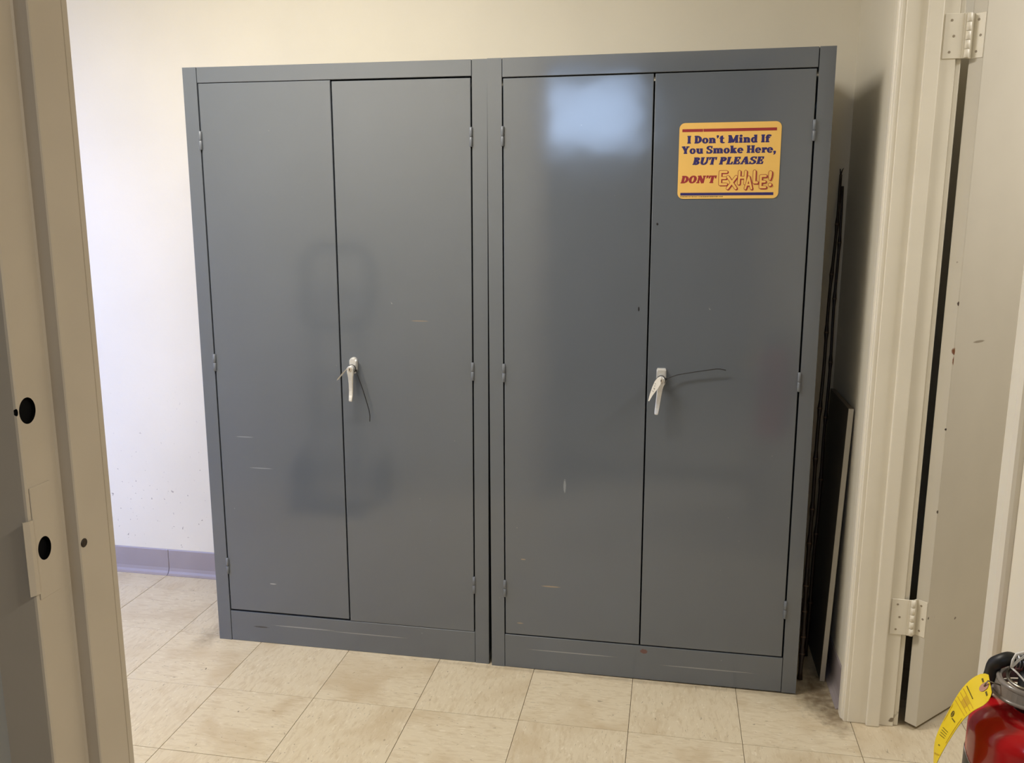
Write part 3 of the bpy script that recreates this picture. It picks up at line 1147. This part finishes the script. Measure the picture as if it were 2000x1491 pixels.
sx = lambda u: u * SGW
sz = lambda v: (1 - v) * SGH
flat([[(sx(.029), sz(.080)), (sx(.235), sz(.080)), (sx(.235), sz(.118)), (sx(.029), sz(.118))], [(sx(.238), sz(.080)), (sx(.955), sz(.080)), (sx(.955), sz(.118)), (sx(.241), sz(.118))]], -.0014, 'bar', m_signred, sg)
flat([[(sx(.029), sz(.920)), (sx(.952), sz(.920)), (sx(.952), sz(.957)), (sx(.029), sz(.957))]], -.0014, 'bar', m_signblue, sg)
cap = .100 * SGH
flat(text_polys("I Don't Mind If", sx(.083), sx(.897), sz(.270), cap * 1.02), -.0014, 'lettering', m_signblue, sg)
flat(text_polys("You Smoke Here,", sx(.030), sx(.955), sz(.404), cap), -.0014, 'lettering', m_signblue, sg)
flat(text_polys("BUT PLEASE", sx(.142), sx(.848), sz(.550), cap, .22), -.0014, 'lettering', m_signblue, sg)
flat(text_polys("DON'T", sx(.028), sx(.386), sz(.793), cap, .22), -.0014, 'lettering', m_signred, sg)
# EXHALE! in outlined balloon letters: strokes in unit boxes, fat red stroke, shifted red shadow, thinner yellow core
BL = {
    'E': [[(1, 1), (0, 1), (0, 0), (1, 0)], [(0, .5), (.85, .5)]],
    'X': [[(0, 1), (1, 0)], [(1, 1), (0, 0)]],
    'H': [[(0, 1), (0, 0)], [(1, 1), (1, 0)], [(0, .5), (1, .5)]],
    'A': [[(0, 0), (.5, 1), (1, 0)], [(.25, .33), (.75, .33)]],
    'L': [[(0, 1), (0, 0), (1, 0)]],
}


def capsule(p, q, r, n=8):
    a = math.atan2(q[1] - p[1], q[0] - p[0])
    pts = [(q[0] + r * math.cos(a - math.pi / 2 + math.pi * k / n), q[1] + r * math.sin(a - math.pi / 2 + math.pi * k / n)) for k in range(n + 1)]
    pts += [(p[0] + r * math.cos(a + math.pi / 2 + math.pi * k / n), p[1] + r * math.sin(a + math.pi / 2 + math.pi * k / n)) for k in range(n + 1)]
    return pts


def balloon(c, u0, u1, v0, v1, r, y, tilt=0):
    """box u0..u1, v0..v1 in sign fractions holds the whole letter"""
    x0, x1, z1, z0 = sx(u0) + r, sx(u1) - r - .0012, sz(v0) - r, sz(v1) + r + .0010
    fat, core = [], []
    segs = []
    if c == '!':
        segs = []
        xm = (x0 + x1) / 2
        zt = z1
        pts_ = [((xm, zt - .001), r * 1.05), ((xm, zt - .006), r * 1.15), ((xm - .0006, zt - .013), r * .95), ((xm - .0010, zt - .0185), r * .55)]
        for (p, ra), (q, rb) in zip(pts_, pts_[1:]):
            fat.append((p, q, (ra + rb) / 2))
        fat.append(((xm, z0 + .0008), (xm + .0001, z0 + .0008), r * 1.12))
    else:
        for st_ in BL[c]:
            P = [(x0 + a * (x1 - x0) + tilt * (b - .5), z0 + b * (z1 - z0)) for a, b in st_]
            for p, q in zip(P, P[1:]):
                fat.append((p, q, r))
    e = .0012
    red = [capsule((p[0] + dx, p[1] - dx * .75), (q[0] + dx, q[1] - dx * .75), rr) for p, q, rr in fat for dx in (0, .0007, .0014, .0021)]
    yel = [capsule(p, q, rr - e) for p, q, rr in fat]
    flat(red, y, 'balloon_outline', m_signred, sg)
    flat(yel, y - .0001, 'balloon_letter', m_signy, sg)


yb = -.0014
for k, (c, u0, u1, v0, v1, r, tl) in enumerate((('E', .406, .503, .625, .835, .0042, 0), ('X', .482, .600, .690, .890, .0042, 0), ('H', .594, .690, .625, .828, .0040, .001), ('A', .660, .752, .698, .892, .0036, 0),
                                                ('L', .742, .806, .622, .815, .0042, 0), ('E', .806, .888, .685, .878, .0040, 0), ('!', .884, .948, .632, .852, .0045, 0))):
    balloon(c, u0, u1, v0, v1, r, yb - .00022 * k, tl)
fp = []
x = .029
random.seed(9)
while x < .46:
    w_ = random.uniform(.004, .016)
    fp.append([(sx(x), sz(.968)), (sx(x + w_), sz(.968)), (sx(x + w_), sz(.977)), (sx(x), sz(.977))])
    x += w_ + random.choice((.003, .003, .007))
flat(fp, -.0014, 'fine_print', m_ink, sg)

# ------------------------------------------------------------------ leaning board and canes between cabinet and right wall
bd = empty('shelf_board', (2.0835, 0.372, 0.001))
tag(bd, 'dark board with pale edges leaning on the right wall', 'board')
bd.rotation_euler = (0, math.radians(1.55), 0)
MB().box(0, .0135, .0015, .2985, .0005, .8485, .0006, 1).build('panel', m_board, bd)
MB().box(-.0004, .0139, -.0012, .0015, 0, .850, .0004, 1).build('front_edge', m_edge, bd)
MB().box(-.0002, .0137, .0016, .2985, .8486, .850, .0004, 1).build('top_edge', mat('worn_board_top', lin(120, 108, 94), .6), bd)


def cane(p0, p1, bend, r0, r1, nodes, label, fork=False):
    p0, p1 = Vector(p0), Vector(p1)
    t = empty('cane', p0)
    tag(t, label, 'cane', 'dark canes leaning in the corner')
    b = MB()
    pts, rads = [], []
    n = 60
    ns = set(round(k * n) for k in nodes)
    for i in range(n + 1):
        f = i / n
        q = (p1 - p0) * f + Vector((bend * math.sin(math.pi * f), 0, 0)) + Vector((.0012 * math.sin(f * 23), .0012 * math.cos(f * 17), 0))
        r = r0 + (r1 - r0) * f
        pts.append(q)
        rads.append(r * (1.45 if i in ns else 1.0))
    b.tube(pts, rads, 10)
    b.build('stem', m_cane, t)
    for k in nodes:
        i = round(k * n)
        if 0 < i < n:
            dirn = (pts[i + 1] - pts[i - 1]).normalized()
            q = dirn.to_track_quat('Z', 'Y').to_matrix().to_4x4()
            MB().lathe([(rads[i] * .75, -.003), (rads[i] * 1.05, -.0015), (rads[i] * 1.05, .0015), (rads[i] * .75, .003)], 10, m=T(*pts[i]) @ q).build('node', mat('cane_node', lin(92, 72, 56), .4) if not D.materials.get('cane_node') else D.materials['cane_node'], t)
    if fork:
        tw = MB()
        tw.tube([pts[-1], pts[-1] + Vector((.004, .004, .014)), pts[-1] + Vector((.008, .006, .020))], [.0022, .0016, .001], 6)
        tw.tube([pts[-1] - Vector((0, 0, .004)), pts[-1] + Vector((-.003, 0, .018))], [.003, .0015], 6)
        tw.build('twig', m_cane, t)
    return t


cane((2.024, .365, 0.004), (2.100, .720, 1.515), -.006, .0062, .0042, (.0, .045, .09, .14, .19, .26, .335, .43, .54, .68, .80, .90), 'dark jointed cane beside the cabinet, its foot nearest the doorway', True)
cane((2.062, .520, 0.004), (2.108, .722, 1.480), .004, .0055, .0040, (.0, .12, .26, .38, .52, .64, .76, .88), 'dark jointed cane between the other cane and the board')

# ------------------------------------------------------------------ fire extinguisher on the right wall
EX, EY = 2.036, -1.145
ex = empty('fire_extinguisher', (EX, EY, 0.42))
tag(ex, 'red fire extinguisher hung on the wall by the doorway', 'extinguisher')
ZB = 0.42
r_ = .0640
prof = [(.0, .004), (.045, .004), (.058, .0), (r_, .010), (r_, .365)]
for k in range(1, 13):
    a = math.pi / 2 * k / 12
    prof.append((.020 + (r_ - .020) * math.cos(a), .365 + .034 * math.sin(a)))
prof += [(.019, .402), (.019, .412)]
MB().lathe([(max(r, .0005), z) for r, z in prof], 56).build('cylinder', m_red, ex)
# dark label with a pale rim wrapped round the body
lb = MB()
nseg = 40
a0, a1 = math.radians(150), math.radians(330)
for k in range(nseg):
    A, B = a0 + (a1 - a0) * k / nseg, a0 + (a1 - a0) * (k + 1) / nseg
    def top(a):
        return .305 + .028 * math.cos((a - math.radians(165)) * 1.6) * (1 if a < math.radians(240) else .3)
    for (rr, dz, mi) in ((r_ + .0004, 0.0, 1), (r_ + .0008, -.0022, 0)):
        f = lb.bm.faces.new([lb.bm.verts.new((rr * math.cos(a), rr * math.sin(a), z)) for a, z in ((A, .10), (B, .10), (B, top(B) + dz), (A, top(A) + dz))])
        f.material_index = mi
        f.smooth = True
lb.build('label', [m_label, m_paper], ex)
# neck, collar ring, valve
MB().lathe([(.0195, .400), (.0215, .404), (.0215, .414), (.0165, .416), (.0165, .440), (.013, .444)], 28).build('valve_body', m_rubber, ex)
n = 40


def ring_pts(R, z, tx, ty, cx=0, cy=0):
    return [(cx + R * math.cos(2 * math.pi * k / n), cy + R * math.sin(2 * math.pi * k / n), z + tx * math.cos(2 * math.pi * k / n) + ty * math.sin(2 * math.pi * k / n)) for k in range(n)]


col = MB()
col.tube(ring_pts(.0360, .4330, 0, .0), .0034, 10, closed=True)
col.tube(ring_pts(.0410, .4160, .0, -.003), .0022, 10, closed=True)
for k in range(n):
    a, b = 2 * math.pi * k / n, 2 * math.pi * (k + 1) / n
    pts4 = [(.0385, .4320), (.0410, .4165)]
    col.bm.faces.new([col.bm.verts.new((R * math.cos(q), R * math.sin(q), z)) for q, (R, z) in ((a, pts4[0]), (b, pts4[0]), (b, pts4[1]), (a, pts4[1]))]).smooth = True
col.build('neck_collar', m_collar, ex)
MB().tube(ring_pts(.0270, .4400, .003, .002, -.002, -.004), .0021, 10, closed=True).build('pull_ring', m_pin, ex)
# carrying handle and lever on top, pointing away from the room's door
A_ = Rm(math.radians(115), 'Z')
MB().box(-.013, .013, -.060, .012, .458, .4635, .002, 2, m=A_).box(-.010, .010, -.010, .010, .440, .459).build('carry_handle', m_rubber, ex)
MB().box(-.012, .012, -.066, .008, .476, .481, .002, 2, m=A_ @ Rm(math.radians(6), 'X')).box(-.004, .004, -.004, .008, .460, .480, m=A_).build('lever', m_rubber, ex)
# hose: leaves the valve through a ribbed nut, bends over to the left and runs down behind the body
nut = MB()
for k in range(5):
    nut.lathe([(.0072, k * .0038), (.0092, k * .0038 + .0007), (.0092, k * .0038 + .0027), (.0072, k * .0038 + .0036)], 18, m=T(-.004, .017, .4505) @ Rm(math.radians(-92), 'Y'))
nut.box(-.006, .012, .008, .024, .443, .459, .002, 1)
nut.build('hose_fitting', m_alu, ex)
hp = [(-.0190, .017, .4515), (-.0239, .017, .4526), (-.0315, .017, .4491), (-.0363, .023, .4406), (-.0373, .026, .4277), (-.0370, .032, .4124), (-.036, .044, .390), (-.034, .060, .36), (-.034, .070, .30), (-.034, .076, .22), (-.034, .076, .14)]
hs = []
for i_ in range(len(hp) - 1):
    for q_ in range(4):
        f_ = q_ / 4
        P0, P1, P2, P3 = [Vector(hp[min(max(i_ + d_, 0), len(hp) - 1)]) for d_ in (-1, 0, 1, 2)]
        hs.append(.5 * ((2 * P1) + (P2 - P0) * f_ + (2 * P0 - 5 * P1 + 4 * P2 - P3) * f_ * f_ + (3 * P1 - P0 - 3 * P2 + P3) * f_ ** 3))
MB().tube(hs, .0082, 16).build('hose', m_rubber, ex)
# white nylon seal ties
st = MB()
st.tube([(-.0306, -.010, .4553), (-.0234, -.010, .4652), (-.0159, -.010, .4724), (-.004, -.006, .480)], .0015, 8)
st.tube([(-.0306, -.010, .4553), (-.0299, -.010, .4645), (-.0269, -.010, .4726), (-.0200, -.010, .4752), (-.006, -.006, .480)], .0014, 8)
st.tube([(-.0306, -.010, .4553), (-.0250, -.014, .4510), (-.0180, -.020, .4440), (-.010, -.028, .4370)], .0011, 8)
st.build('seal_tie', m_string, ex)
# wall bracket
MB().box(.068, .0945, -.02, .02, .05, .40, .002, 1).box(.0, .075, -.012, .012, .412, .4165).build('wall_bracket', m_rubber, ex)

# yellow inspection tag, a stiff curled card tied to the neck
# two long edges of the card: far/left edge and near/right edge
EL = [Vector(v) for v in [(1.9902, -1.13, 0.8547), (1.9755, -1.13, 0.8455), (1.9643, -1.13, 0.8304), (1.9563, -1.13, 0.8124), (1.9498, -1.13, 0.7934), (1.9432, -1.13, 0.7742), (1.9392, -1.13, 0.7541), (1.9398, -1.13, 0.733), (1.9413, -1.13, 0.7118)]]
ER = [Vector(v) for v in [(1.981, -1.176, 0.8482), (1.9736, -1.176, 0.8363), (1.963, -1.176, 0.8275), (1.954, -1.176, 0.8165), (1.9471, -1.176, 0.8034), (1.9412, -1.176, 0.7894), (1.9356, -1.176, 0.7751), (1.9306, -1.176, 0.7604), (1.9265, -1.176, 0.7452)]]


def crv(P, s):
    x = s * (len(P) - 1)
    i = min(int(x), len(P) - 2)
    f = x - i
    p0, p1, p2, p3 = P[max(i - 1, 0)], P[i], P[i + 1], P[min(i + 2, len(P) - 1)]
    return .5 * ((2 * p1) + (p2 - p0) * f + (2 * p0 - 5 * p1 + 4 * p2 - p3) * f * f + (3 * p1 - p0 - 3 * p2 + p3) * f ** 3)


TO = Vector((1.985, -1.15, .846))
tg = empty('inspection_tag', TO)
tag(tg, 'curled yellow inspection tag hanging off the red extinguisher', 'tag')


def tp(s, t_, off=0.0):
    a, b = crv(EL, s), crv(ER, s)
    p = a.lerp(b, t_)
    if off:
        du = (crv(EL, min(s + .02, 1)).lerp(crv(ER, min(s + .02, 1)), t_) - crv(EL, max(s - .02, 0)).lerp(crv(ER, max(s - .02, 0)), t_))
        nn = du.cross(b - a).normalized()
        if nn.dot(CAM - p) < 0:
            nn = -nn
        p = p + nn * off
    return p - TO


def tpatch(b, s0, s1, t0, t1, off, ns=1, nt_=1):
    for i in range(ns):
        for j in range(nt_):
            sa, sb = s0 + (s1 - s0) * i / ns, s0 + (s1 - s0) * (i + 1) / ns
            ta, tb = t0 + (t1 - t0) * j / nt_, t0 + (t1 - t0) * (j + 1) / nt_
            b.poly([tp(sa, ta, off), tp(sb, ta, off), tp(sb, tb, off), tp(sa, tb, off)])


card = MB()
NS = 28
for off in (.0002, -.0002):
    # cut corners at the tied end
    grid = []
    for i in range(NS + 1):
        s = i / NS
        cut = max(0, .14 - s * 2.6)
        grid.append([card.bm.verts.new(tp(s, cut + (1 - 2 * cut) * j / 4, off)) for j in range(5)])
    for A, B in zip(grid, grid[1:]):
        for j in range(4):
            card.bm.faces.new((A[j], A[j + 1], B[j + 1], B[j])).smooth = True
card.build('card', m_tagy, tg)
ey = MB()
n_ = 20
ey.poly([tp(.070 + .050 * math.cos(2 * math.pi * k / n_), .5 + .13 * math.sin(2 * math.pi * k / n_), .0007) for k in range(n_)])
ey.build('eyelet', m_eyelet, tg)
MB().tube([tp(.07, .5, .001), tp(.04, .5, .003), tp(0.0, .5, .004), tp(0, .5, .0) + Vector((.012, .002, -.002))], .0009, 6).build('tie_wire', m_pin, tg)
pr = MB()
for k in range(5):       # two short words beside the eyelet
    tpatch(pr, .060, .075, .19 + k * .030, .212 + k * .030, .0006)
for k in range(6):
    tpatch(pr, .060, .078, .68 + k * .026, .700 + k * .026, .0006)
for k in range(9):       # ruled line of small print
    tpatch(pr, .205, .215, .10 + k * .060, .145 + k * .060, .0006)
for k in range(4):
    for q in range(6):
        tpatch(pr, .60 + k * .022, .606 + k * .022, .22 + q * .08, .28 + q * .08, .0006)
# round emblem with two lines
for k in range(16):
    a, b2 = 2 * math.pi * k / 16, 2 * math.pi * (k + 1) / 16
    f = lambda q, R: tp(.455 + R * .028 * math.cos(q), .34 + R * .10 * math.sin(q), .0006)
    pr.poly([f(a, 1), f(b2, 1), f(b2, .72), f(a, .72)])
tpatch(pr, .440, .470, .29, .32, .0006)
tpatch(pr, .440, .470, .36, .39, .0006)
for k in range(7):
    tpatch(pr, .478, .490, .44 + k * .042, .47 + k * .042, .0006)
for k in range(4):
    tpatch(pr, .745, .757, .42 + k * .04, .45 + k * .04, .0006)
pr.build('printing', m_tagprint, tg)['kind'] = 'stuff'
fa = MB()
for s in (.245, .285, .325, .36):
    tpatch(fa, s, s + .006, .06, .94, .0005, 1, 6)
for k in range(6):
    tpatch(fa, .255 + k * .012, .262 + k * .012, .35, .70, .0005, 1, 3)
for k in range(5):
    tpatch(fa, .83, .845, .15 + k * .16, .22 + k * .16, .0005)
tpatch(fa, .40, .70, .90, .93, .0005, 10, 1)
tpatch(fa, .40, .56, .06, .08, .0005, 6, 1)
fa.build('faint_printing', m_tagfaint, tg)['kind'] = 'stuff'

# ------------------------------------------------------------------ hand truck against the front wall (mirrored faintly in the cabinet doors)
ht = empty('hand_truck', (0.03, -1.10, 0))
tag(ht, 'dark hand truck parked against the wall opposite the cabinets', 'hand truck')
lean = Matrix.Rotation(math.radians(6), 4, 'X')


def arch(w_, ztop, r, zbot):
    pts = [(-w_ / 2, 0, zbot), (-w_ / 2, 0, ztop - r)]
    for k in range(1, 9):
        a = math.pi - math.pi / 2 * k / 8
        pts.append((-w_ / 2 + r + r * math.cos(a), 0, ztop - r + r * math.sin(a)))
    for k in range(0, 9):
        a = math.pi / 2 - math.pi / 2 * k / 8
        pts.append((w_ / 2 - r + r * math.cos(a), 0, ztop - r + r * math.sin(a)))
    pts.append((w_ / 2, 0, zbot))
    return [lean @ Vector(p) for p in pts]


hl = [Vector(p) for p in rrect(-.165, .165, .86, 1.25, .10, 8)]
MB().tube([lean @ Vector((p.x, 0, p.y)) for p in hl], .017, 12, closed=True).build('handle_loop', m_truck, ht)
for x_ in (-.11, .11):
    MB().tube([lean @ Vector((x_, 0, .86)), lean @ Vector((x_, 0, .02))], .0135, 12).build('upright', m_truck, ht)
for z in (.62, .40, .20):
    MB().tube([lean @ Vector((-.11, 0, z)), lean @ Vector((.11, 0, z))], .011, 10).build('cross_bar', m_truck, ht)
MB().box(-.20, .20, .0, .17, .004, .010, .002, 1).build('toe_plate', m_truck, ht)
for s in (-1, 1):
    MB().lathe([(.03, -.02), (.10, -.022), (.115, -.012), (.115, .012), (.10, .022), (.03, .02)], 28, m=T(s * .215, -.08, .117) @ Rm(math.pi / 2, 'Y')).build('wheel', m_rubber, ht)
MB().tube([(-.22, -.08, .117), (.22, -.08, .117)], .010, 10).build('axle', m_truck, ht)
